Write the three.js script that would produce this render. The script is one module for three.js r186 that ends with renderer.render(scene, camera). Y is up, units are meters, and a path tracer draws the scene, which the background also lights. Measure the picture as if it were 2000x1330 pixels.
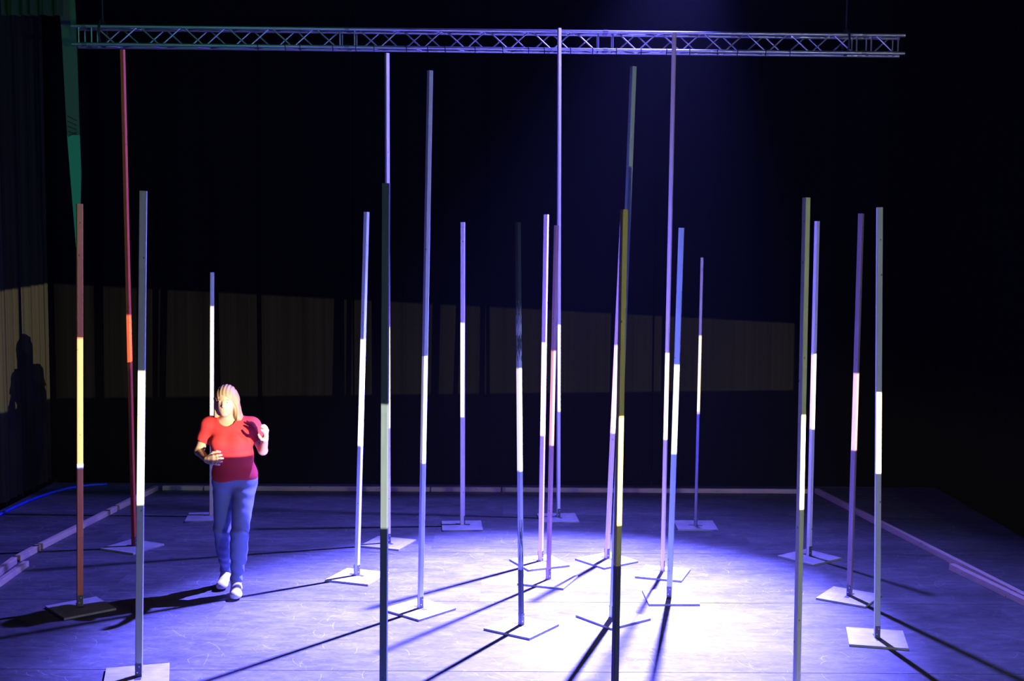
import * as THREE from 'three';
import { mergeGeometries } from 'three/addons/utils/BufferGeometryUtils.js';
import { RoundedBoxGeometry } from 'three/addons/geometries/RoundedBoxGeometry.js';
import { RectAreaLightUniformsLib } from 'three/addons/lights/RectAreaLightUniformsLib.js';

// ───────────────────────── camera, exposure, lights ─────────────────────────
const EYE = 2.762, F = 2356.7, PITCH = 0.07541, ROLL = 0.005156;   // metres, pixels of the 2000×1330 frame, radians
const scene = new THREE.Scene();
scene.background = new THREE.Color(0x000000);
const camera = new THREE.PerspectiveCamera(2 * Math.atan(665 / F) * 180 / Math.PI, 2000 / 1330, 0.05, 60);
camera.position.set(0, EYE, 0);
camera.rotation.order = 'YXZ';
camera.rotation.set(-PITCH, 0, ROLL);
camera.updateMatrixWorld(true);
const renderer = new THREE.WebGLRenderer({ antialias: true });
renderer.toneMapping = THREE.LinearToneMapping;
renderer.toneMappingExposure = 1.0;
renderer.shadowMap.enabled = true;
renderer.shadowMap.type = THREE.PCFSoftShadowMap;
RectAreaLightUniformsLib.init();

function spot(name, at, to, color, intensity, degrees, penumbra, size) {
  const l = new THREE.SpotLight(color, intensity, 0, degrees * Math.PI / 180, penumbra, 2);
  l.name = name; l.position.set(...at); l.target.position.set(...to); l.target.name = name + '_aim';
  l.castShadow = true; l.shadow.mapSize.set(2048, 2048); l.shadow.radius = size / 0.02; l.shadow.bias = -0.0005;
  scene.add(l, l.target);
  return l;
}
// violet LED wash hung over the stage: a wide flood with a strong beam in the middle of it
const KEY = [1.88, 6.55, -12.1], KEY_AIM = [0.2, 0, -9.0];
const VIOLET = new THREE.Color().setRGB(0.142, 0.128, 1.0);
spot('violet_beam', KEY, KEY_AIM, VIOLET, 12000, 22.5, 1, 0.065);
spot('violet_flood', KEY, [KEY[0] - 1.3, KEY[1] - 2.5, KEY[2] + 2.4], VIOLET, 640, 62, 1, 0.065);
// the projector beside the audience: a hard warm strip through a slot, and the faint grey-green of its black picture
scene.fog = new THREE.FogExp2(0xffffff, 0.00014);   // thin stage haze in the beam
const LENS = [5.6, 1.372, -0.15];
const STRIP = { top: [-0.04832, 0.03133], bottom: [0.01636, -0.01432], near: 9.4, far: 53 };   // rise per metre across and into the stage; azimuths of the slot's ends
const AXIS = (STRIP.near + STRIP.far) / 2 * Math.PI / 180;
const AXIS_DIR = new THREE.Vector3(-Math.sin(AXIS), 0, -Math.cos(AXIS));
spot('projector_strip', LENS, [LENS[0] + AXIS_DIR.x * 5, LENS[1], LENS[2] + AXIS_DIR.z * 5], new THREE.Color().setRGB(1.0, 0.86, 0.55), 2300, 32, 0, 0.0003);
spot('projector_spill', [5.6, 1.86, -0.15], [-0.2, 2.6, -10], new THREE.Color().setRGB(0.86, 1.0, 0.78), 66, 34, 0.25, 0.03);
// small green stage lamp high on the audience side
spot('green_lamp', [-3.4, 6.0, -2.0], [-4.2, 3.7, -12.6], new THREE.Color().setRGB(0.06, 1.0, 0.4), 32, 20, 0.8, 0.05);

// ───────────────────────── helpers ─────────────────────────
function ray(u, v) {   // direction of a pixel, scaled to one metre of depth
  const d = new THREE.Vector3((u - 1000) / F, -(v - 665) / F, -1).applyEuler(new THREE.Euler(-PITCH, 0, ROLL, 'YXZ'));
  return d.multiplyScalar(1 / -d.z);
}
const atDepth = (u, v, Z) => ray(u, v).multiplyScalar(Z).add(new THREE.Vector3(0, EYE, 0));
function onLevel(u, v, y) { const d = ray(u, v); return d.multiplyScalar((y - EYE) / d.y).add(new THREE.Vector3(0, EYE, 0)); }
let seed = 12345;
const rnd = () => { seed = (seed * 1664525 + 1013904223) >>> 0; return seed / 4294967296; };
const lerp = (a, b, t) => a + (b - a) * t, clamp = (x, a = 0, b = 1) => Math.min(b, Math.max(a, x));
const smooth = (a, b, x) => { const t = clamp((x - a) / (b - a)); return t * t * (3 - 2 * t); };
const hash = (x, y, z = 0) => { let h = (x * 374761393 + y * 668265263 + z * 2147483647) | 0; h = Math.imul(h ^ (h >>> 13), 1274126177); return ((h ^ (h >>> 16)) >>> 0) / 4294967296; };
function noise(x, y, wrap = 0) {
  const w = (n) => (wrap ? ((n % wrap) + wrap) % wrap : n);
  const ix = Math.floor(x), iy = Math.floor(y), fx = x - ix, fy = y - iy, sx = fx * fx * (3 - 2 * fx), sy = fy * fy * (3 - 2 * fy);
  return lerp(lerp(hash(w(ix), w(iy)), hash(w(ix + 1), w(iy)), sx), lerp(hash(w(ix), w(iy + 1)), hash(w(ix + 1), w(iy + 1)), sx), sy);
}
const used = new Map();
function numbered(name) { const n = used.get(name) ?? 0; used.set(name, n + 1); return n ? name + '_' + String(n).padStart(3, '0') : name; }
function shade(o) { o.traverse((m) => { if (m.isMesh) { m.castShadow = true; m.receiveShadow = true; } }); return o; }
function thing(name, label, category, at = [0, 0, 0], group) {
  const o = new THREE.Group(); o.name = numbered(name); o.position.set(...at); o.userData = { label, category };
  if (group) o.userData.group = group;
  scene.add(o); return o;
}
function part(name, geometry, material, parent, label) {
  const m = new THREE.Mesh(geometry, material); m.name = name; m.castShadow = m.receiveShadow = true;
  if (label) m.userData.label = label;
  parent.add(m); return m;
}
function structure(name, geometry, material, at = [0, 0, 0]) {
  const m = new THREE.Mesh(geometry, material); m.name = name; m.userData.kind = 'structure'; m.position.set(...at); m.castShadow = m.receiveShadow = true;
  scene.add(m); return m;
}
const box = (w, h, d, x = 0, y = 0, z = 0) => new THREE.BoxGeometry(w, h, d).translate(x, y, z);
const rbox = (w, h, d, r = 0.003, x = 0, y = 0, z = 0) => new RoundedBoxGeometry(w, h, d, 2, r).translate(x, y, z);
function tube(a, b, r, n = 10) {   // a straight round bar between two points
  a = new THREE.Vector3(...a); b = new THREE.Vector3(...b);
  const d = b.clone().sub(a), g = new THREE.CylinderGeometry(r, r, d.length(), n, 1);
  g.applyQuaternion(new THREE.Quaternion().setFromUnitVectors(new THREE.Vector3(0, 1, 0), d.clone().normalize()));
  return g.translate((a.x + b.x) / 2, (a.y + b.y) / 2, (a.z + b.z) / 2);
}
function dataTexture(w, h, fn, srgb = true, repeat = [1, 1]) {
  const d = new Uint8Array(w * h * 4);
  for (let y = 0; y < h; y++) for (let x = 0; x < w; x++) { const c = fn(x / w, y / h, x, y), i = (y * w + x) * 4; for (let k = 0; k < 3; k++) d[i + k] = clamp(Array.isArray(c) ? c[k] : c) * 255; d[i + 3] = 255; }
  const t = new THREE.DataTexture(d, w, h); t.wrapS = t.wrapT = THREE.RepeatWrapping; t.magFilter = THREE.LinearFilter; t.minFilter = THREE.LinearMipmapLinearFilter; t.generateMipmaps = true;
  if (srgb) t.colorSpace = THREE.SRGBColorSpace;
  t.repeat.set(...repeat); t.needsUpdate = true; return t;
}
const std = (color, roughness = 0.7, extra = {}) => new THREE.MeshStandardMaterial({ color, roughness, ...extra });
const cloth = (color, extra = {}) => new THREE.MeshPhysicalMaterial({ color, roughness: 1, specularIntensity: 0, ...extra });   // deep matt pile
const lin = (r, g, b) => new THREE.Color().setRGB(r, g, b);

// ───────────────────────── textures and materials ─────────────────────────
const specks = [...Array(9)].map(() => [rnd(), rnd(), 0.002 + rnd() * 0.005]);
const grain = dataTexture(128, 1024, (u, v) => {   // planed, brushed-over timber: long grain, a few knots and nicks; 0.2 m × 1.6 m
  let c = 0.93 + 0.05 * (noise(u * 40, v * 6, 0) - 0.5) + 0.07 * (noise(u * 14 + 3 * noise(v * 3, 7), v * 14) - 0.5);
  for (const [a, b, r] of specks) { const du = (u - a) * 0.2, dv = (v - b) * 1.6, d = Math.hypot(du, dv * 0.6); if (d < r * 0.9) c *= lerp(0.45, 1, smooth(r * 0.3, r * 0.9, d)); }
  return c;
}, true, [5, 0.625]);
const wornPaint = dataTexture(128, 2048, (u, v) => {   // black paint over pale timber, chipped and rubbed through; one length of the post (v from foot to top)
  const h = v * 3;
  const n = noise(u * 5 + 2 * noise(u * 9, h * 14), h * 9) * 0.6 + noise(u * 16, h * 26) * 0.4;
  const black = h < 0.42 ? 1 : h < 0.8 ? smooth(0.46, 0.56, n + (0.62 - h) * 0.9) : h < 1.92 ? 0 : h < 2.55 ? smooth(0.38, 0.52, n + (h - 2.2) * 0.9 - 0.02) : 1;
  return [lerp(0.78, 0.17, black), lerp(0.80, 0.22, black), lerp(0.82, 0.21, black)];
}, true);
const scuffs = [...Array(900)].map(() => [rnd(), rnd(), rnd() * 6.283, 0.01 + rnd() * rnd() * 0.09, 0.25 + rnd() * 0.75, (rnd() - 0.5) * 3]);
const floorMap = (() => {   // dark dance vinyl with scuffs, dust and rubbed patches; 3 m × 3 m
  const S = 2048, c = document.createElement('canvas'); c.width = c.height = S; const g = c.getContext('2d');
  const im = g.createImageData(S, S);
  for (let y = 0; y < S; y++) for (let x = 0; x < S; x++) {
    const u = x / S, v = y / S;
    const n = 0.4 * noise(u * 6, v * 9) + 0.34 * noise(u * 24, v * 70) + 0.26 * noise(u * 130, v * 300);
    const b = 84 + 52 * (n - 0.5) + 12 * (hash(x, y) - 0.5);
    const i = (y * S + x) * 4; im.data[i] = b; im.data[i + 1] = b; im.data[i + 2] = b * 1.02; im.data[i + 3] = 255;
  }
  g.putImageData(im, 0, 0); g.lineCap = 'round';
  for (const [u, v, a, l, k, bend] of scuffs) for (const ox of [0, -S]) {
    g.strokeStyle = 'rgba(210,210,214,' + (0.06 + 0.26 * k) + ')'; g.lineWidth = 0.8 + 2.2 * k * k;
    const x = u * S + ox + S * 0, y = v * S, dx = Math.cos(a) * l * S, dy = Math.sin(a) * l * S;
    g.beginPath(); g.moveTo(x, y); g.quadraticCurveTo(x + dx / 2 - dy * bend * 0.2, y + dy / 2 + dx * bend * 0.2, x + dx, y + dy); g.stroke();
  }
  for (let i = 0; i < 90; i++) { g.fillStyle = 'rgba(225,225,220,' + (0.2 + 0.5 * rnd()) + ')'; g.beginPath(); g.arc(rnd() * S, rnd() * S, 0.8 + rnd() * 1.8, 0, 7); g.fill(); }
  const t = new THREE.CanvasTexture(c); t.wrapS = t.wrapT = THREE.RepeatWrapping; t.colorSpace = THREE.SRGBColorSpace; return t;
})();
const floorRough = dataTexture(512, 512, (u, v) => 0.62 + 0.2 * (noise(u * 12, v * 20, 0) - 0.5) + 0.2 * (noise(u * 60, v * 120) - 0.5), false);
const weave = dataTexture(512, 64, (u, v, x, y) => 0.86 + 0.1 * (noise(u * 128, 0.5, 128) - 0.5) + 0.12 * (noise(u * 32, 3.5, 32) - 0.5) + 0.08 * (hash(x, y) - 0.5), true);
const plateMap = dataTexture(256, 256, (u, v) => 0.88 + 0.1 * (noise(u * 6, v * 6) - 0.5) + 0.08 * (noise(u * 50, v * 8) - 0.5));

const M = {
  vinyl: new THREE.MeshPhysicalMaterial({ map: floorMap, roughness: 1, roughnessMap: floorRough, specularIntensity: 0.6 }),
  slab: std(lin(0.02, 0.02, 0.022), 0.9),
  black: cloth(lin(0.004, 0.004, 0.0045)),
  drape: cloth(lin(0.003, 0.0029, 0.0029), { map: weave, side: THREE.DoubleSide }),
  wing: cloth(lin(0.025, 0.024, 0.019), { map: weave, side: THREE.DoubleSide }),
  plate: std(lin(0.44, 0.43, 0.42), 0.7, { map: plateMap }),
  zinc: std(lin(0.30, 0.30, 0.33), 0.42, { metalness: 0.9 }),
  ironwork: std(lin(0.1, 0.1, 0.11), 0.5, { metalness: 0.5 }),
  screw: std(lin(0.7, 0.7, 0.72), 0.3, { metalness: 1 }),
  batten: std(lin(0.62, 0.46, 0.36), 0.75, { map: grain }),
  alu: std(lin(0.52, 0.52, 0.55), 0.42, { metalness: 0.9 }),
  tie: std(lin(0.015, 0.015, 0.016), 0.7),
  green: std(lin(0.04, 0.4, 0.14), 0.85, { side: THREE.DoubleSide }),
  cable: std(lin(0.02, 0.06, 0.75), 0.45),
  housing: std(lin(0.02, 0.02, 0.022), 0.5),
};

// ───────────────────────── the black box ─────────────────────────
const BACK = 14.05, LEFT = -5.4, RIGHT = 5.0;
const ROOM = { x0: -6.6, x1: 7.6, z0: -15.2, z1: 4.5, top: 7.6 };
const RW = ROOM.x1 - ROOM.x0, RD = ROOM.z1 - ROOM.z0, RX = (ROOM.x0 + ROOM.x1) / 2, RZ = (ROOM.z0 + ROOM.z1) / 2;
const floor = structure('floor', box(RW + 0.4, 0.2, RD + 0.4, RX, -0.104, RZ), M.slab);
structure('ceiling', box(RW + 0.4, 0.2, RD + 0.4, RX, ROOM.top + 0.1, RZ), M.black);
structure('wall_back', box(RW + 0.4, ROOM.top, 0.2, RX, ROOM.top / 2, ROOM.z0 - 0.1), M.black);
structure('wall_front', box(RW + 0.4, ROOM.top, 0.2, RX, ROOM.top / 2, ROOM.z1 + 0.1), M.black);
structure('wall_left', box(0.2, ROOM.top, RD, ROOM.x0 - 0.1, ROOM.top / 2, RZ), M.black);
structure('wall_right', box(0.2, ROOM.top, RD, ROOM.x1 + 0.1, ROOM.top / 2, RZ), M.black);
// rolls of dance vinyl laid across the stage, with the joints between them
const SEAMS = [15.1, 13.95, 12.4, 10.85, 9.3, 7.73, 6.2, 4.7, 3.2];
SEAMS.slice(1).forEach((near, i) => {
  const far = SEAMS[i], d = far - near - 0.007, w = 11.9;
  const g = box(w, 0.004, d, -0.1, -0.002, -(near + far) / 2), uv = g.attributes.uv, p = g.attributes.position;
  const ox = rnd(), oy = rnd();
  for (let k = 0; k < uv.count; k++) uv.setXY(k, p.getX(k) / 3 + ox, p.getZ(k) / 3 + oy);
  part(numbered('vinyl_strip'), g, M.vinyl, floor);
});

// black drapes: cloth hung in soft folds
function drape(w, h, fold, depth, phase, fullness) {
  const nx = Math.round(w * 60), ny = 14, g = new THREE.PlaneGeometry(w, h, nx, ny), p = g.attributes.position, uv = g.attributes.uv;
  for (let i = 0; i < p.count; i++) {
    const x = p.getX(i), y = p.getY(i), s = x * 6.283 / fold + phase;
    const z = depth * (Math.sin(s + 1.3 * Math.sin(s * 0.31 + phase)) + 0.45 * Math.sin(2.3 * s + 1.1 + 0.15 * y)) * (0.7 + 0.6 * noise(x * 1.7 + phase * 9, 3)) + 0.2 * depth * Math.sin(5.1 * s + fullness);
    p.setZ(i, z); uv.setXY(i, x / 0.9 + phase, y / 1.6);
  }
  g.computeVertexNormals(); return g;
}
const BACKW = 3.5;
for (let i = 0; i < 3; i++) {
  const w = BACKW, x = LEFT + 0.05 + BACKW * (i + 0.5);
  const o = thing('black_drape', ['flat black back drape behind the person and the tall red pole', 'flat black back drape behind the tallest pole and the lavender-pink pole', 'flat black back drape behind the shortest brown pole'][i], 'curtain', [x, 0, -BACK], 'black drapes along the back');
  part('cloth', drape(w - 0.02, 7.1, 0.55, 0.009, i * 2.1, i).translate(0, 3.57, 0), M.drape, o);
  part('weight_hem', box(w - 0.03, 0.05, 0.05, 0, 0.025, 0), M.drape, o);
  part('track', box(w, 0.05, 0.05, 0, 7.14, 0), M.housing, o);
}
for (let i = 0; i < 3; i++) {
  const w = 2.4, z = -(BACK - 0.03 - w * (i + 0.5));
  for (const side of [-1, 1]) {
    const o = thing('side_drape', side < 0 ? ['pleated black side drape beside the blue cable, meeting the back drape', 'pleated black side drape next along from the blue cable corner', 'pleated black side drape at the audience end, cable side'][i] : ['black side drape by the far corner beyond the dark violet pole', 'black side drape beyond the paired battens', 'black side drape at the audience end, beyond the sage-grey pole'][i], 'curtain', [side < 0 ? LEFT : RIGHT, 0, z], side < 0 ? 'pleated drapes by the blue cable' : 'dark drapes beyond the paired battens');
    part('cloth', drape(w - 0.03, 7.1, 0.24, 0.036, i * 1.7 + side, i).rotateY(-side * Math.PI / 2).translate(0, 3.57, 0), side < 0 ? M.wing : M.drape, o);
    part('weight_hem', box(0.06, 0.05, w - 0.04, 0, 0.025, 0), M.drape, o);
    part('track', box(0.05, 0.05, w, 0, 7.14, 0), M.housing, o);
  }
}

// ───────────────────────── battens round the stage ─────────────────────────
function batten(a, b, label, w = 0.045, h = 0.05, group) {   // ends as [x, depth] on the floor
  const A = new THREE.Vector3(a[0], 0, -a[1]), B = new THREE.Vector3(b[0], 0, -b[1]), d = B.clone().sub(A), l = d.length();
  const g = new RoundedBoxGeometry(l, h, w, 2, 0.004).translate(0, h / 2, 0), uv = g.attributes.uv, p = g.attributes.position, o = rnd();
  for (let k = 0; k < uv.count; k++) uv.setXY(k, p.getZ(k) + p.getY(k) + o, p.getX(k));
  const m = new THREE.Mesh(g, M.batten); m.name = numbered('floor_batten'); m.castShadow = m.receiveShadow = true;
  m.position.copy(A).add(B).multiplyScalar(0.5); m.rotation.y = Math.atan2(-d.z, d.x);
  m.userData = { label, category: 'batten' }; if (group) m.userData.group = group;
  scene.add(m); return m;
}
const GB = 'wooden battens edging the stage';
batten([-4.22, 8.6], [-4.34, 10.37], 'pale floor batten with a shorter batten lying against it, blue cable side', 0.05, 0.06, GB);
batten([-4.335, 10.43], [-4.31, 10.82], 'very short batten between two gaps, on the blue cable side', 0.05, 0.06, GB);
batten([-4.31, 10.88], [-4.155, 12.49], 'long batten passing behind the orange pole on the blue cable side', 0.05, 0.055, GB);
batten([-4.15, 12.55], [-4.05, 13.6], 'batten running from a gap to the far corner by the red pole', 0.05, 0.055, GB);
batten([-4.13, 8.5], [-4.2, 10.28], 'short loose batten lying inside the edge, beside the blue cable corner', 0.05, 0.05, GB);
batten([-3.98, 13.62], [-3.52, 13.62], 'short end batten along the back, beside the person', 0.045, 0.05, GB);
batten([-3.505, 13.62], [-0.93, 13.62], 'long back batten behind the person and the lavender post', 0.045, 0.05, GB);
batten([-0.915, 13.62], [-0.12, 13.62], 'short middle batten of the back row, behind the chipped black post', 0.045, 0.05, GB);
batten([-0.105, 13.62], [3.44, 13.62], 'longest batten of the back row, ending at the corner by the yellow-green pole', 0.045, 0.05, GB);
batten([3.49, 13.63], [4.2, 8.6], 'long batten running down the side of the dark violet pole', 0.05, 0.055, GB);
batten([3.84, 10.33], [4.17, 8.5], 'second batten laid inside the long side batten, bluntly cut end', 0.055, 0.055, GB);

// blue cable on the floor
{
  const pts = [[-5.2, 10.4], [-5.25, 11.5], [-5.26, 12.3], [-5.21, 13.05], [-5.06, 13.6], [-4.86, 13.8], [-4.7, 13.86]].map(([x, z]) => new THREE.Vector3(x, 0.016, -z));
  const m = new THREE.Mesh(new THREE.TubeGeometry(new THREE.CatmullRomCurve3(pts), 80, 0.016, 8), M.cable);
  m.name = 'blue_cable'; m.castShadow = m.receiveShadow = true; m.userData = { label: 'blue cable snaking along the floor outside the battens', category: 'cable' }; scene.add(m);
}

// ───────────────────────── timber poles on square bases ─────────────────────────
const chamferBar = (w, d, l) => {   // a squared post with eased edges, foot at y = 0
  const c = 0.0025, x = w / 2, y = d / 2, s = new THREE.Shape([[-x + c, -y], [x - c, -y], [x, -y + c], [x, y - c], [x - c, y], [-x + c, y], [-x, y - c], [-x, -y + c]].map((q) => new THREE.Vector2(...q)));
  return new THREE.ExtrudeGeometry(s, { depth: l, bevelEnabled: false, steps: 1 }).rotateX(-Math.PI / 2);
};
const plateGeometry = new RoundedBoxGeometry(0.4, 0.018, 0.4, 2, 0.003);
const bracketGeometry = (w) => mergeGeometries([box(0.0025, 0.088, w * 0.92, 0.00125, 0.044, 0), box(0.055, 0.0025, w * 0.92, 0.0275, 0.00125, 0)]);
const screwGeometry = new THREE.CylinderGeometry(0.004, 0.0045, 0.003, 8).rotateZ(-Math.PI / 2);
const paints = new Map();
function paint(c, worn) {
  const key = String(c) + (worn || '');
  if (!paints.has(key)) paints.set(key, worn ? std(0xffffff, 0.5, { map: wornPaint }) : std(lin(...c), 0.62, { map: grain }));
  return paints.get(key);
}
// foot and top in pixels, depth of the foot from the floor (or given), φ: turn of the front face to the left so that its right side shows, width in metres
function pole(o) {
  const T = 0.018;
  const foot = o.depth ? (() => { const a = atDepth(...o.foot, o.depth), b = atDepth(...o.top, o.depth), t = (T - a.y) / (b.y - a.y); return a.lerp(b, t); })() : onLevel(...o.foot, T);
  const Z = -foot.z, top = atDepth(...o.top, Z), axis = top.clone().sub(foot), L = axis.length();
  const g = thing('timber_pole', o.label, 'pole', [foot.x, 0, foot.z], 'timber poles standing on square bases');
  const pl = o.plate ?? [foot.x, Z, 0.4 + rnd()];
  const plate = part('base_plate', plateGeometry, M.plate, g); plate.position.set(pl[0] - foot.x, 0.009, -pl[1] - foot.z); plate.rotation.y = pl[2] - Math.PI / 4;
  const turn = Math.atan2(-foot.x, Z) - o.phi * Math.PI / 180;    // towards the camera, then away to the left by φ
  const q = new THREE.Quaternion().setFromUnitVectors(new THREE.Vector3(0, 1, 0), axis.clone().normalize()).multiply(new THREE.Quaternion().setFromAxisAngle(new THREE.Vector3(0, 1, 0), turn));
  const w = o.w, runs = o.runs ?? [[0, L, o.color]];
  runs.forEach(([a, b, c, name, worn], i) => {
    b = Math.min(b, L); if (b <= a) return;
    const thick = name === 'tape' ? w + 0.002 : w;
    const bar = chamferBar(thick, thick, b - a), m = part(name ?? (i ? 'painted_section' : 'post'), bar, paint(c, worn), g);
    if (worn) { const uv = bar.attributes.uv, p = bar.attributes.position, n = bar.attributes.normal; for (let k = 0; k < uv.count; k++) uv.setXY(k, (Math.abs(n.getX(k)) > 0.5 ? p.getZ(k) : p.getX(k)) / w + n.getX(k) * 0.37 + 0.5, p.getY(k) / L); }
    else { const uv = bar.attributes.uv, ox = rnd() * 3, oy = rnd() * 3, p = bar.attributes.position, n = bar.attributes.normal; for (let k = 0; k < uv.count; k++) uv.setXY(k, (Math.abs(n.getX(k)) > 0.5 ? p.getZ(k) + 0.06 : p.getX(k)) + ox, p.getY(k) + a + oy); }
    m.quaternion.copy(q); m.position.set(0, T, 0).add(new THREE.Vector3(0, a, 0).applyQuaternion(q));
  });
  for (let s = 0; s < 2; s++) {     // angle brackets screwed to two opposite faces
    const t = turn + (s ? Math.PI : 0) + (o.bracketTurn ?? 0) * Math.PI / 2, b = part('bracket', bracketGeometry(w), M.ironwork, g);
    b.rotation.y = t; b.position.set(Math.cos(t) * w / 2, T, -Math.sin(t) * w / 2);
    for (const [y, z] of [[0.03, 0.006], [0.068, -0.006]]) part('screw', screwGeometry, M.screw, b).position.set(0.0035, y, z);
  }
  return g;
}
const white = [0.66, 0.66, 0.63];
pole({ foot: [156, 1183], top: [155.5, 398], plate: [-3.29, 9.05, 3.064], phi: -8, w: 0.044, bracketTurn: 1, label: 'orange pole with a white tape band, in front of the green strip', runs: [[0, 1.065, [0.9, 0.24, 0.09]], [1.065, 1.105, [0.8, 0.82, 0.85], 'tape'], [1.105, 9, [0.9, 0.24, 0.09]]] });
pole({ foot: [271, 1320], top: [280, 373], plate: [-2.4, 7.57, -3.661], phi: 6, w: 0.044, bracketTurn: 1, color: [0.44, 0.47, 0.43], label: 'grey-white pole standing in front of the tall red pole' });
pole({ foot: [262, 1066], top: [239.5, 97], plate: [-3.49, 10.95, -2.815], phi: 34, w: 0.034, color: [0.8, 0.1, 0.035], label: 'tall red pole ending just under the truss' });
pole({ foot: [697, 1123], top: [716, 414], plate: [-1.29, 9.97, -2.7], phi: 39, w: 0.035, color: [0.72, 0.82, 0.9], label: 'short pale blue pole with one bright side, next to the dark teal pole' });
pole({ foot: [758.5, 1060], top: [756, 104], plate: [-1.15, 11.13, 3.59], phi: 62, w: 0.033, color: [0.9, 0.76, 0.78], label: 'tall pinkish-white pole rising behind the dark teal pole' });
pole({ foot: [821, 1187], top: [840, 138], plate: [-0.7, 9.06, -3.074], phi: 56, w: 0.034, color: [0.64, 0.69, 0.72], label: 'tall cool-grey pole between the dark teal pole and the lavender pole' });
pole({ foot: [903.5, 1024], top: [904, 434], plate: [-0.49, 11.86, 2.428], phi: 14, w: 0.039, color: [0.86, 0.72, 0.82], label: 'short lavender-pink pole standing square on its base near the back batten' });
pole({ foot: [1090.5, 1009.5], top: [1092.5, 55], plate: [0.48, 12.23, 2.421], phi: 66, w: 0.032, color: [0.88, 0.8, 0.86], label: 'tallest pole, reaching up in front of the truss, nearest the back batten' });
pole({ foot: [1018, 1220], top: [1011.5, 434], plate: [0.08, 8.64, 3.337], phi: 45, w: 0.031, color: white, label: 'chipped black and white pole with peeling dark paint', runs: [[0, 9, [1, 1, 1], 'post', 'worn']] });
pole({ foot: [1056, 1095], top: [1067, 419], plate: [0.25, 10.46, 2.783], phi: 23, w: 0.036, color: [0.88, 0.62, 0.74], label: 'short pink pole beside the chipped black and white pole' });
pole({ foot: [1071, 1131], top: [1087, 440], plate: [0.31, 9.89, -2.714], phi: 42, w: 0.031, color: [0.5, 0.26, 0.25], label: 'slim maroon pole overlapping the tallest pole' });
pole({ foot: [1185.5, 1090], top: [1216, 428], plate: [0.85, 10.55, 2.994], phi: 45, w: 0.034, color: [0.84, 0.62, 0.68], label: 'leaning pink pole whose top is hidden by the olive pole' });
pole({ foot: [1196, 1205], top: [1237, 130], plate: [0.77, 8.88, 3.013], phi: 56, w: 0.036, color: [0.5, 0.62, 0.5], label: 'tall grey-green leaning pole passing behind the olive pole' });
pole({ foot: [1294, 1115], top: [1317, 65], plate: [1.3, 10.13, -2.69], phi: 18, w: 0.03, color: [0.9, 0.66, 0.7], label: 'tall thin rosy pole reaching up in front of the truss' });
pole({ foot: [1307, 1166], top: [1331, 445], plate: [1.27, 9.41, 2.383], phi: 5, w: 0.042, color: [0.5, 0.6, 0.8], bracketTurn: 1, label: 'short slate-blue pole with frayed top edge beside the rosy pole' });
pole({ foot: [1358.5, 1026], top: [1371.5, 503], plate: [1.85, 11.93, 2.328], phi: 8, w: 0.027, label: 'shortest thin brown pole near the back batten', runs: [[0, 0.55, [0.24, 0.2, 0.3]], [0.55, 1.15, [0.2, 0.17, 0.42]], [1.15, 9, [0.5, 0.42, 0.3]]] });
pole({ foot: [1580, 1085], top: [1596, 432], plate: [2.69, 10.69, 3.016], phi: 50, w: 0.035, color: [0.82, 0.75, 0.82], label: 'short pale violet pole just behind the yellow-green pole' });
pole({ foot: [1659, 1163], top: [1682, 417], plate: [2.7, 9.45, -2.963], phi: 20, w: 0.037, bracketTurn: 1, color: [0.3, 0.19, 0.27], label: 'dark violet leaning pole between the pale violet and grey-green poles' });
pole({ foot: [1713, 1245], top: [1718, 405], plate: [2.61, 8.42, 2.142], phi: 79, w: 0.039, color: [0.5, 0.53, 0.44], label: 'upright sage-grey pole nearest the side battens' });
pole({ foot: [413, 1006], top: [414.5, 532], plate: [-3.12, 12.2, 2.5], phi: 4, w: 0.038, color: [0.72, 0.6, 0.55], label: 'short beige pole standing behind the person' });
pole({ foot: [749, 1330], top: [754, 358], depth: 6.79, phi: 11, w: 0.041, color: [0.07, 0.1, 0.145], label: 'dark teal pole with its base out of view below', bracketTurn: 1 });
pole({ foot: [1201, 1330], top: [1219, 409], depth: 6.8, phi: 58, w: 0.034, label: 'olive pole with a black lower part and dark knots', runs: [[0, 0.94, [0.02, 0.02, 0.02]], [0.94, 9, [0.5, 0.42, 0.12]]] });
pole({ foot: [1556, 1330], top: [1575, 386], depth: 7.2, phi: 50, w: 0.035, color: [0.56, 0.56, 0.36], label: 'yellow-green pole standing in front of the pale violet pole' });

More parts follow.
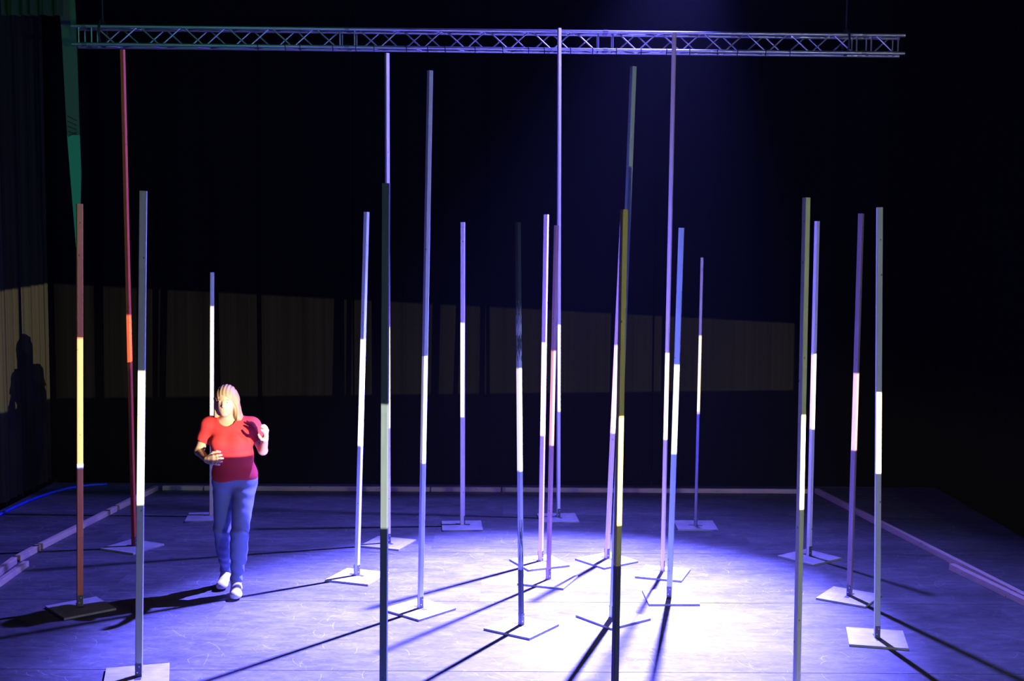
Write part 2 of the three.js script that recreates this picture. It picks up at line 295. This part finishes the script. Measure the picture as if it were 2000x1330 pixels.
// ───────────────────────── truss ─────────────────────────
{
  const yAt = (x) => 4.91 - (x + 4.49) * 0.006, S = 0.18, Z = 12.45;
  const t = thing('lighting_truss', 'silver box truss hung across the stage above the poles', 'truss', [0, 0, 0]);
  const ends = [-4.49, -4.36, -1.69, 0.935, 3.56, 3.98];
  const P = (x, a, b) => [x, yAt(x) + a * S / 2, -(Z + S / 2) - b * S / 2];    // b = -1: the side towards the stage front
  for (let i = 0; i + 1 < ends.length; i++) {
    const x0 = ends[i] + 0.004, x1 = ends[i + 1] - 0.004, s = new THREE.Group(); s.name = 'truss_section'; t.add(s);
    for (const a of [-1, 1]) for (const b of [-1, 1]) part('chord', tube(P(x0, a, b), P(x1, a, b), 0.0175, 14), M.alu, s);
    for (const [xe, k] of [[x0 + 0.07, 0], [x1 - 0.07, 1]]) {
      if (i === 0 && k) continue;
      for (const b of [-1, 1]) part('upright', tube(P(xe, -1, b), P(xe, 1, b), 0.008, 8), M.alu, s);
      for (const a of [-1, 1]) part('crosspiece', tube(P(xe, a, -1), P(xe, a, 1), 0.008, 8), M.alu, s);
    }
    const n = Math.max(1, Math.round((x1 - x0 - 0.2) / 0.222)), d = (x1 - x0 - 0.2) / n;
    if (i > 0) for (let k = 0; k < n; k++) {
      const u = x0 + 0.1 + k * d + 0.01, v = u + d - 0.02, up = k % 2 ? 1 : -1;
      part('brace', tube(P(u, -up, -1), P(v, up, -1), 0.008, 8), M.alu, s);
      part('brace', tube(P(u, up, 1), P(v, -up, 1), 0.008, 8), M.alu, s);
      part('brace', tube(P(u, 1, -up), P(v, 1, up), 0.008, 8), M.alu, s);
      part('brace', tube(P(u, -1, up), P(v, -1, -up), 0.008, 8), M.alu, s);
    }
    for (const a of [-1, 1]) for (const b of [-1, 1]) if (i + 2 < ends.length) part('coupler', tube(P(x1 - 0.02, a, b), P(x1 + 0.028, a, b), 0.0215, 12), M.zinc, s);
  }
  for (let k = 0; k < 23; k++) {
    const x = -2.6 + k * 0.245 + (rnd() - 0.5) * 0.12, c = P(x, -1, -1);
    part('cable_tie', mergeGeometries([new THREE.TorusGeometry(0.02, 0.005, 6, 14).rotateY(Math.PI / 2), box(0.008, 0.03, 0.008, 0, -0.028, 0)]).translate(...c), M.tie, t);
  }
  for (const x of [-4.2, 3.4]) {
    const c = P(x, 1, 0), y = c[1] + 0.02;
    part('sling', new THREE.TorusGeometry(0.13, 0.012, 6, 24).rotateY(Math.PI / 2).translate(x, yAt(x) + 0.03, c[2]), M.tie, t);
    part('hoist_chain', tube([x, y, c[2]], [x, ROOM.top, c[2]], 0.009, 8), M.tie, t);
  }
}
// tapered green strip and bunched green cloth by the left drape
{
  const tl = atDepth(120, 60, 12.95), tr = atDepth(149, 60, 12.95), bl = atDepth(148.5, 482, 12.95), br = atDepth(155, 482, 12.95), ml = atDepth(137, 340, 12.95), mr = atDepth(158.5, 340, 12.95);
  const top = 6.4, o = thing('green_banner', 'narrow tapering green strip of cloth hanging beside the orange pole', 'banner', [0, 0, 0]);
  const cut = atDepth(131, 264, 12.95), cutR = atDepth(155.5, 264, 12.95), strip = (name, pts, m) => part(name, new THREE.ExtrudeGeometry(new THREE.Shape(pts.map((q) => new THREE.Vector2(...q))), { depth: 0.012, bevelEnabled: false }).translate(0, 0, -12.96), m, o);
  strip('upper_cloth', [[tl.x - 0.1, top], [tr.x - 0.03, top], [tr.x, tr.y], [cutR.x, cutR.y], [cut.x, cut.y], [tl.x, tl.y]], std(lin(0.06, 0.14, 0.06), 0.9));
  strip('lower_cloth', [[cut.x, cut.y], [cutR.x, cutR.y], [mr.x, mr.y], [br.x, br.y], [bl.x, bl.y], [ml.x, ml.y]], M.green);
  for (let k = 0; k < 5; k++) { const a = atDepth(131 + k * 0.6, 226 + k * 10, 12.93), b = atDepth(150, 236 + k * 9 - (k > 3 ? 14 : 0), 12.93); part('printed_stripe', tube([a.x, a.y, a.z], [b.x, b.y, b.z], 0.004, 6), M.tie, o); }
  part('hanging_rail', box(0.5, 0.04, 0.04, tl.x + 0.05, top + 0.01, -12.954), M.housing, o);
  part('drop_wire', tube([tl.x + 0.05, top, -12.954], [tl.x + 0.05, ROOM.top, -12.954], 0.006, 6), M.housing, o);
  const b = thing('bunched_cloth', 'dark green cloth bunched high up above the end of the truss', 'cloth', [-4.95, 0, -12.6]);
  part('cloth', drape(0.62, 2.3, 0.11, 0.035, 0.4, 2).translate(0, 6.28, 0), std(lin(0.012, 0.035, 0.012), 0.95, { side: THREE.DoubleSide }), b);
  part('rail', box(0.7, 0.04, 0.06, 0, 7.45, 0), M.housing, b);
  part('drop_wire', tube([0, 7.45, 0], [0, ROOM.top, 0], 0.006, 6), M.housing, b);
}

// ───────────────────────── the person ─────────────────────────
const V3 = (x, y, z) => new THREE.Vector3(x, y, z);
function capsule(p, a, b, ra, rb) {
  const bx = b.x - a.x, by = b.y - a.y, bz = b.z - a.z, px = p.x - a.x, py = p.y - a.y, pz = p.z - a.z;
  const t = clamp((px * bx + py * by + pz * bz) / (bx * bx + by * by + bz * bz + 1e-9));
  return Math.hypot(px - bx * t, py - by * t, pz - bz * t) - lerp(ra, rb, t);
}
function ellipsoid(p, c, r) { const x = (p.x - c.x) / r.x, y = (p.y - c.y) / r.y, z = (p.z - c.z) / r.z, k = Math.hypot(x, y, z); return (k - 1) * Math.min(r.x, r.y, r.z); }
const smin = (a, b, k) => { const h = Math.max(k - Math.abs(a - b), 0) / k; return Math.min(a, b) - h * h * k * 0.25; };
function surface(f, lo, hi, c) {   // surface nets over a signed distance
  const n = [0, 1, 2].map((k) => Math.ceil((hi[k] - lo[k]) / c) + 1), [nx, ny, nz] = n, val = new Float32Array(nx * ny * nz), p = V3(), id = (x, y, z) => x + nx * (y + ny * z);
  for (let z = 0; z < nz; z++) for (let y = 0; y < ny; y++) for (let x = 0; x < nx; x++) val[id(x, y, z)] = f(p.set(lo[0] + x * c, lo[1] + y * c, lo[2] + z * c));
  const cell = new Int32Array(nx * ny * nz).fill(-1), pos = [], idx = [];
  for (let z = 0; z < nz - 1; z++) for (let y = 0; y < ny - 1; y++) for (let x = 0; x < nx - 1; x++) {
    let sx = 0, sy = 0, sz = 0, m = 0;
    const v = (i) => val[id(x + (i & 1), y + ((i >> 1) & 1), z + (i >> 2))];
    for (let i = 0; i < 8; i++) for (const d of [1, 2, 4]) { if (i & d) continue; const a = v(i), b = v(i | d); if ((a < 0) === (b < 0)) continue; const t = a / (a - b); sx += (i & 1) + (d === 1 ? t : 0); sy += ((i >> 1) & 1) + (d === 2 ? t : 0); sz += (i >> 2) + (d === 4 ? t : 0); m++; }
    if (m) { cell[id(x, y, z)] = pos.length / 3; pos.push(lo[0] + (x + sx / m) * c, lo[1] + (y + sy / m) * c, lo[2] + (z + sz / m) * c); }
  }
  const quad = (a, b, d, e, flip) => { if (a < 0 || b < 0 || d < 0 || e < 0) return; flip ? idx.push(a, d, b, a, e, d) : idx.push(a, b, d, a, d, e); };
  for (let z = 1; z < nz - 1; z++) for (let y = 1; y < ny - 1; y++) for (let x = 1; x < nx - 1; x++) {
    const s = val[id(x, y, z)] < 0;
    if (s !== val[id(x + 1, y, z)] < 0) quad(cell[id(x, y - 1, z - 1)], cell[id(x, y, z - 1)], cell[id(x, y, z)], cell[id(x, y - 1, z)], !s);
    if (s !== val[id(x, y + 1, z)] < 0) quad(cell[id(x - 1, y, z - 1)], cell[id(x - 1, y, z)], cell[id(x, y, z)], cell[id(x, y, z - 1)], !s);
    if (s !== val[id(x, y, z + 1)] < 0) quad(cell[id(x - 1, y - 1, z)], cell[id(x, y - 1, z)], cell[id(x, y, z)], cell[id(x - 1, y, z)], !s);
  }
  const g = new THREE.BufferGeometry(); g.setAttribute('position', new THREE.Float32BufferAttribute(pos, 3)); g.setIndex(idx);
  const nrm = new Float32Array(pos.length), e = c * 0.5;
  for (let i = 0; i < pos.length; i += 3) {
    const [x, y, z] = [pos[i], pos[i + 1], pos[i + 2]], gx = f(p.set(x + e, y, z)) - f(p.set(x - e, y, z)), gy = f(p.set(x, y + e, z)) - f(p.set(x, y - e, z)), gz = f(p.set(x, y, z + e)) - f(p.set(x, y, z - e)), l = Math.hypot(gx, gy, gz) || 1;
    nrm[i] = gx / l; nrm[i + 1] = gy / l; nrm[i + 2] = gz / l;
  }
  g.setAttribute('normal', new THREE.BufferAttribute(nrm, 3)); return g;
}
{
  const root = thing('person', 'person in a red top, blue jeans and white shoes stepping forward with bent arms', 'person', [-2.26, 0, -9.6]);
  const skin = std(lin(0.42, 0.26, 0.18), 0.55), red = std(lin(0.5, 0.02, 0.025), 0.85), denim = std(lin(0.17, 0.2, 0.34), 0.9), hairM = std(lin(0.27, 0.17, 0.1), 0.6), shoeM = std(lin(0.72, 0.7, 0.68), 0.6), soleM = std(lin(0.6, 0.58, 0.56), 0.7);
  // joints in metres: x to the right in the picture, y up, z towards the camera
  const J = {
    pelvis: V3(0.035, 0.915, 0), waist: V3(0.03, 1.04, 0.005), chest: V3(0.015, 1.23, 0.03), neck: V3(0.0, 1.4, 0.045), skull: V3(-0.01, 1.545, 0.075),
    shL: V3(-0.155, 1.345, 0.03), elL: V3(-0.245, 1.135, 0.02), wrL: V3(-0.135, 1.1, 0.205),
    shR: V3(0.18, 1.345, 0.025), elR: V3(0.27, 1.145, 0.03), wrR: V3(0.325, 1.265, 0.215),
    hipL: V3(-0.045, 0.89, 0), knL: V3(-0.065, 0.5, 0.02), anL: V3(-0.075, 0.1, -0.14),
    hipR: V3(0.115, 0.89, 0), knR: V3(0.105, 0.5, 0.16), anR: V3(0.065, 0.085, 0.13),
  };
  const head = (p) => {
    const c = J.skull, q = V3(p.x - c.x, p.y - c.y, p.z - c.z);
    let d = ellipsoid(q, V3(0, 0.02, -0.012), V3(0.075, 0.1, 0.092));
    d = smin(d, ellipsoid(q, V3(0, -0.045, 0.02), V3(0.056, 0.072, 0.066)), 0.04);        // jaw
    d = smin(d, capsule(q, V3(0, 0.005, 0.083), V3(0, -0.026, 0.099), 0.007, 0.0115), 0.016);    // nose
    d = Math.max(d, -ellipsoid(q, V3(-0.03, 0.004, 0.089), V3(0.019, 0.011, 0.012)) * 0.7 - 0.001); d = Math.max(d, -ellipsoid(q, V3(0.03, 0.004, 0.089), V3(0.019, 0.011, 0.012)) * 0.7 - 0.001);
    d = smin(d, capsule(q, V3(-0.014, -0.057, 0.079), V3(0.014, -0.057, 0.079), 0.007, 0.007), 0.008);   // lips
    d = smin(d, ellipsoid(q, V3(0, -0.092, 0.06), V3(0.022, 0.018, 0.018)), 0.02);        // chin
    for (const s of [-1, 1]) d = smin(d, ellipsoid(q, V3(s * 0.078, -0.005, -0.005), V3(0.01, 0.03, 0.018)), 0.008);
    return d;
  };
  const torso = (p) => {
    let d = ellipsoid(p, V3(J.pelvis.x, J.pelvis.y, -0.01), V3(0.158, 0.12, 0.108));
    d = smin(d, ellipsoid(p, J.waist, V3(0.118, 0.16, 0.085)), 0.09);
    d = smin(d, ellipsoid(p, J.chest, V3(0.145, 0.17, 0.098)), 0.09);
    for (const s of [-1, 1]) d = smin(d, ellipsoid(p, V3(J.chest.x + s * 0.062, J.chest.y - 0.005, J.chest.z + 0.075), V3(0.058, 0.056, 0.045)), 0.04);
    d = smin(d, capsule(p, J.shL, J.shR, 0.055, 0.055), 0.06);
    return smin(d, capsule(p, V3(J.neck.x, 1.36, 0.02), V3(-0.005, 1.46, 0.055), 0.052, 0.046), 0.05);
  };
  const upperArm = (p, s) => capsule(p, J['sh' + s], J['el' + s], 0.049, 0.037);
  const foreArm = (p, s) => capsule(p, J['el' + s], J['wr' + s], 0.038, 0.024);
  const leg = (p, s) => smin(smin(capsule(p, J['hip' + s], J['kn' + s], 0.086, 0.055), capsule(p, J['kn' + s], J['an' + s], 0.053, 0.034), 0.03), ellipsoid(p, J['kn' + s].clone().lerp(J['an' + s], 0.28).add(V3(0, 0, -0.018)), V3(0.052, 0.12, 0.055)), 0.04);
  // a curled hand: palm and five fingers, each of three bones
  function hand(w, dir, palmN) {
    dir = dir.clone().normalize(); palmN = palmN.clone().sub(dir.clone().multiplyScalar(palmN.dot(dir))).normalize();
    const side = dir.clone().cross(palmN).normalize(), at = (a, b, c) => w.clone().addScaledVector(dir, a).addScaledVector(side, b).addScaledVector(palmN, c), bones = [];
    const lens = [0.068, 0.078, 0.072, 0.056];
    for (let i = 0; i < 4; i++) {
      const b = 0.03 - i * 0.0195; let q = at(0.083 - Math.abs(i - 1) * 0.004, b, 0), ang = 0.3 + 0.06 * i;
      bones.push([at(0.015, b * 0.6, 0), q, 0.0135, 0.0115]);
      for (let k = 0; k < 3; k++) { const l = lens[i] * [0.46, 0.31, 0.23][k], d = dir.clone().multiplyScalar(Math.cos(ang)).addScaledVector(palmN, Math.sin(ang)).addScaledVector(side, (1.5 - i) * 0.09), e = q.clone().addScaledVector(d, l); bones.push([q, e, 0.0092 - k * 0.0006, 0.0087 - k * 0.0007]); q = e; ang += 0.42; }
    }
    let q = at(0.022, 0.026, 0.004), t1 = at(0.05, 0.055, 0.016), t2 = at(0.078, 0.066, 0.03), t3 = at(0.098, 0.064, 0.044);
    bones.push([q, t1, 0.015, 0.0115], [t1, t2, 0.0112, 0.01], [t2, t3, 0.01, 0.0085]);
    return (p) => { let d = smin(capsule(p, w, at(0.03, 0, 0), 0.023, 0.022), ellipsoid(V3((p.x - w.x) * dir.x + (p.y - w.y) * dir.y + (p.z - w.z) * dir.z, (p.x - w.x) * side.x + (p.y - w.y) * side.y + (p.z - w.z) * side.z, (p.x - w.x) * palmN.x + (p.y - w.y) * palmN.y + (p.z - w.z) * palmN.z), V3(0.048, 0.002, 0), V3(0.046, 0.037, 0.015)), 0.015); for (const [a, b, r, s] of bones) d = smin(d, capsule(p, a, b, r, s), 0.006); return d; };
  }
  const handL = hand(J.wrL, V3(0.75, 0.1, 0.6), V3(0.35, -0.2, -0.85)), handR = hand(J.wrR, V3(0.25, 0.75, 0.55), V3(-0.85, 0.1, -0.1));
  const body = (p) => {
    let d = torso(p);
    for (const s of ['L', 'R']) { d = smin(d, upperArm(p, s), 0.035); d = smin(d, foreArm(p, s), 0.015); d = smin(d, leg(p, s), 0.03); d = smin(d, capsule(p, J['an' + s], V3(J['an' + s].x, 0.04, J['an' + s].z + 0.12), 0.034, 0.028), 0.02); }
    return smin(d, head(p), 0.02);
  };
  const bodyG = surface(body, [-0.42, -0.02, -0.32], [0.44, 1.72, 0.36], 0.012);
  const headG = surface((p) => smin(head(p), capsule(p, V3(J.neck.x, 1.38, 0.025), V3(-0.005, 1.46, 0.055), 0.0525, 0.0465), 0.03), [J.skull.x - 0.1, 1.37, -0.05], [J.skull.x + 0.1, 1.69, 0.2], 0.004);
  const handGL = surface((p) => smin(handL(p), foreArm(p, 'L'), 0.012) - 0.0006, [J.wrL.x - 0.1, J.wrL.y - 0.12, J.wrL.z - 0.08], [J.wrL.x + 0.19, J.wrL.y + 0.12, J.wrL.z + 0.18], 0.004);
  const handGR = surface((p) => smin(handR(p), foreArm(p, 'R'), 0.012) - 0.0006, [J.wrR.x - 0.13, J.wrR.y - 0.08, J.wrR.z - 0.08], [J.wrR.x + 0.13, J.wrR.y + 0.2, J.wrR.z + 0.18], 0.004);
  part('body', mergeGeometries([bodyG, headG, handGL, handGR]), skin, root, 'bare face, neck and forearms');
  const fold = (p) => 0.004 * Math.sin(p.y * 46 + p.x * 22 + 2 * Math.sin(p.z * 20)) * 0.6;
  const shirt = (p) => {
    let d = torso(p) - 0.013;
    for (const s of ['L', 'R']) { const a = J['sh' + s], b = J['el' + s], dx = b.x - a.x, dy = b.y - a.y, dz = b.z - a.z, t = ((p.x - a.x) * dx + (p.y - a.y) * dy + (p.z - a.z) * dz) / (dx * dx + dy * dy + dz * dz); d = smin(d, Math.max(upperArm(p, s) - 0.016, (t - 0.6) * 0.23), 0.035); }
    d += fold(p);
    d = Math.max(d, 0.905 + 0.012 * Math.sin(p.x * 18) - p.y);
    return Math.max(d, -ellipsoid(p, V3(-0.002, 1.445, 0.1), V3(0.082, 0.095, 0.12)));
  };
  part('shirt', surface(shirt, [-0.4, 0.85, -0.2], [0.42, 1.5, 0.24], 0.009), red, root, 'red short-sleeved top');
  const jeans = (p) => {
    let d = Math.max(ellipsoid(p, V3(J.pelvis.x, J.pelvis.y, -0.01), V3(0.158, 0.12, 0.108)), p.y - 0.98);
    for (const s of ['L', 'R']) d = smin(d, leg(p, s), 0.03);
    return Math.max(d - 0.012 + 0.004 * Math.sin(p.y * 70 + 14 * p.x + 3 * Math.sin(p.z * 18)) * (0.25 + smooth(0.45, 0.12, p.y) + 0.6 * smooth(0.12, 0.0, Math.abs(p.y - 0.5)) + 0.6 * smooth(0.1, 0.0, Math.abs(p.y - 0.84))), 0.105 - p.y, p.y - 0.985);
  };
  part('jeans', surface(jeans, [-0.2, 0.06, -0.26], [0.26, 1.02, 0.3], 0.009), denim, root, 'blue jeans');
  const hair = (p) => {
    const c = J.skull, q = V3(p.x - c.x, p.y - c.y, p.z - c.z);
    let d = ellipsoid(q, V3(0, 0.03, -0.02), V3(0.089, 0.105, 0.1));
    d = smin(d, capsule(q, V3(0.03, 0.0, -0.06), V3(0.105, -0.17, -0.02), 0.06, 0.035), 0.04);      // swung to one side
    d = smin(d, capsule(q, V3(-0.03, 0.0, -0.06), V3(-0.045, -0.17, -0.06), 0.06, 0.035), 0.04);
    d = smin(d, capsule(q, V3(0.07, 0.02, -0.01), V3(0.098, -0.13, 0.02), 0.026, 0.018), 0.03);
    d = smin(d, capsule(q, V3(-0.07, 0.02, -0.01), V3(-0.08, -0.12, 0.0), 0.024, 0.014), 0.03);
    d += 0.0018 * Math.sin(q.x * 230 + q.y * 40 + 3 * Math.sin(q.y * 25));
    return Math.max(d, -ellipsoid(q, V3(-0.004, -0.04, 0.1), V3(0.066, 0.1, 0.085)));
  };
  part('hair', surface(hair, [J.skull.x - 0.16, 1.3, -0.12], [J.skull.x + 0.18, 1.72, 0.22], 0.006), hairM, root, 'light brown shoulder-length hair');
  for (const s of [-1, 1]) { const e = part('eye', new THREE.SphereGeometry(0.0115, 16, 12), std(lin(0.75, 0.74, 0.72), 0.25), root); e.position.set(J.skull.x + s * 0.03, J.skull.y + 0.003, J.skull.z + 0.071); part('iris', new THREE.SphereGeometry(0.0062, 12, 10), std(lin(0.04, 0.03, 0.02), 0.2), e).position.set(0, 0, 0.0064);
    const b = part('eyebrow', new THREE.CapsuleGeometry(0.0028, 0.024, 4, 8).rotateZ(Math.PI / 2 - s * 0.12), hairM, root); b.position.set(J.skull.x + s * 0.031, J.skull.y + 0.021, J.skull.z + 0.0795); }
  part('lips', new THREE.CapsuleGeometry(0.005, 0.026, 4, 10).rotateZ(Math.PI / 2).scale(1, 1, 0.6), std(lin(0.42, 0.13, 0.12), 0.45), root).position.set(J.skull.x, J.skull.y - 0.057, J.skull.z + 0.0845);
  for (const s of ['L', 'R']) {
    const a = J['an' + s], tilt = s === 'L' ? 0.32 : 0, toe = V3(a.x + (s === 'L' ? -0.005 : 0.03), 0.043, a.z + 0.165), heel = V3(a.x, s === 'L' ? 0.07 : 0.045, a.z - 0.035);
    const f = (p) => Math.max(smin(smin(capsule(p, heel, toe, 0.041, 0.035), capsule(p, V3(a.x, heel.y + 0.05, a.z + 0.005), V3(lerp(a.x, toe.x, 0.6), heel.y * 0.5 + 0.03, a.z + 0.1), 0.044, 0.033), 0.03), ellipsoid(p, V3(toe.x, 0.035, toe.z - 0.03), V3(0.046, 0.035, 0.06)), 0.02), lerp(s === 'L' ? 0.034 : 0.018, 0.016, clamp((p.z - heel.z) / 0.2)) - p.y);
    const shoe = part('shoe', surface(f, [a.x - 0.08, -0.01, a.z - 0.12], [a.x + 0.12, 0.2, a.z + 0.25], 0.006), shoeM, root, 'white shoe');
    const h0 = s === 'L' ? 0.018 : 0;
    const out = new THREE.Shape(); out.absellipse(0, 0, 0.044, 0.135, 0, 6.2832);
    const sole = part('sole', new THREE.ExtrudeGeometry(out, { depth: 0.018, bevelEnabled: true, bevelSize: 0.002, bevelThickness: 0.002, bevelSegments: 1, curveSegments: 20 }).rotateX(-Math.PI / 2), soleM, shoe);
    sole.position.set((heel.x + toe.x) / 2, 0.003 + h0 * 0.45, (heel.z + toe.z) / 2 + 0.004); sole.rotation.x = h0 ? 0.085 : 0; sole.rotation.y = Math.atan2(toe.x - heel.x, toe.z - heel.z);
    for (let k = 0; k < 3; k++) part('lace', new THREE.TorusGeometry(0.022, 0.003, 5, 12, Math.PI).rotateX(-0.6).translate(lerp(a.x, toe.x, 0.35 + k * 0.12), heel.y * 0.4 + 0.068 - k * 0.008, a.z + 0.05 + k * 0.022), soleM, shoe);
  }
}

// ───────────────────────── fixtures out of view ─────────────────────────
{
  // LED wash over the stage: can, yoke, glowing lens
  const o = thing('stage_lamp', 'round black LED wash lamp hung above the stage, glowing violet', 'lamp', KEY);
  const d = new THREE.Vector3(...KEY_AIM).sub(new THREE.Vector3(...KEY)).normalize(), q = new THREE.Quaternion().setFromUnitVectors(new THREE.Vector3(0, -1, 0), d);
  const can = part('can', new THREE.LatheGeometry([[0.0, 0.3], [0.1, 0.3], [0.12, 0.25], [0.125, 0.02], [0.115, 0.02], [0.11, 0.06], [0, 0.06]].map((v) => new THREE.Vector2(...v)), 28), M.housing, o); can.quaternion.copy(q);
  const lens = part('lens', new THREE.CylinderGeometry(0.105, 0.105, 0.01, 28).translate(0, 0.03, 0), std(lin(0.1, 0.08, 0.2), 0.3, { emissive: VIOLET, emissiveIntensity: 6 }), o, 'glowing violet lens'); lens.quaternion.copy(q);
  part('yoke', mergeGeometries([box(0.012, 0.3, 0.04, -0.15, 0.28, 0), box(0.012, 0.3, 0.04, 0.15, 0.28, 0), box(0.31, 0.012, 0.04, 0, 0.43, 0), tube([-0.15, 0.14, 0], [-0.12, 0.14, 0], 0.012), tube([0.15, 0.14, 0], [0.12, 0.14, 0], 0.012)]), M.housing, o);
  part('hook_clamp', tube([0, 0.43, 0], [0, ROOM.top - KEY[1], 0], 0.014), M.housing, o);
}
{
  // projector on a plinth with the slotted mask board in front of its lens
  const L = new THREE.Vector3(...LENS), turn = Math.atan2(AXIS_DIR.x, AXIS_DIR.z);
  const o = thing('projector', 'projector behind a slotted mask board beside the audience', 'projector', [L.x, 0, L.z]); o.rotation.y = turn;
  part('plinth', rbox(0.5, 1.2, 0.5, 0.01, 0, 0.6, -0.3), M.black, o);
  part('body', rbox(0.42, 0.16, 0.34, 0.015, 0, LENS[1], -0.22), M.housing, o);
  part('foot', mergeGeometries([-0.15, 0.15].map((x) => tube([x, 1.2, -0.2], [x, LENS[1] - 0.08, -0.2], 0.015))), M.housing, o);
  part('lens_barrel', new THREE.CylinderGeometry(0.045, 0.045, 0.05, 20, 1, true).rotateX(Math.PI / 2).translate(0, LENS[1], -0.035), M.housing, o);
  const D = 0.3, inv = -turn, corner = (deg, side) => { const a = deg * Math.PI / 180, dx = -Math.sin(a), dz = Math.cos(a), v = new THREE.Vector3(dx, side[0] * dx + side[1] * dz, -dz).applyAxisAngle(new THREE.Vector3(0, 1, 0), inv); return v.multiplyScalar(D / v.z); };
  const c = [corner(STRIP.near, STRIP.top), corner(STRIP.far, STRIP.top), corner(STRIP.far, STRIP.bottom), corner(STRIP.near, STRIP.bottom)];
  const s = new THREE.Shape([[-0.26, -0.26], [0.26, -0.26], [0.26, 0.26], [-0.26, 0.26]].map((v) => new THREE.Vector2(...v)));
  s.holes.push(new THREE.Path(c.map((v) => new THREE.Vector2(v.x, v.y))));
  part('mask_board', new THREE.ExtrudeGeometry(s, { depth: 0.0005, bevelEnabled: false }).translate(0, LENS[1], D), M.black, o);
  part('mask_stand', box(0.05, LENS[1] - 0.25, 0.03, 0, (LENS[1] - 0.25) / 2, D + 0.02), M.black, o);
  part('spill_lamp', new THREE.SphereGeometry(0.035, 14, 10).translate(0, 1.86, 0), std(lin(0.3, 0.3, 0.3), 0.4, { emissive: lin(0.86, 1, 0.78), emissiveIntensity: 1 }), o);
  part('lamp_arm', tube([0, 1.82, 0], [0, LENS[1] + 0.07, -0.2], 0.01), M.housing, o);
}
{
  const o = thing('green_stage_lamp', 'small green stage lamp high on the audience side', 'lamp', [-3.4, 6.0, -2.0]);
  const q = new THREE.Quaternion().setFromUnitVectors(new THREE.Vector3(0, 0, -1), new THREE.Vector3(-0.8, -2.3, -10.6).normalize());
  const can = part('can', new THREE.CylinderGeometry(0.09, 0.09, 0.25, 20, 1, true).rotateX(Math.PI / 2).translate(0, 0, 0.1), M.housing, o); can.quaternion.copy(q);
  part('lens', new THREE.SphereGeometry(0.05, 16, 10), std(lin(0.05, 0.3, 0.15), 0.3, { emissive: lin(0.1, 1, 0.45), emissiveIntensity: 1 }), o, 'glowing green lens');
  part('hanger', tube([0, 0.09, 0.12], [0, ROOM.top - 6.0, 0.12], 0.012), M.housing, o);
}

renderer.render(scene, camera);
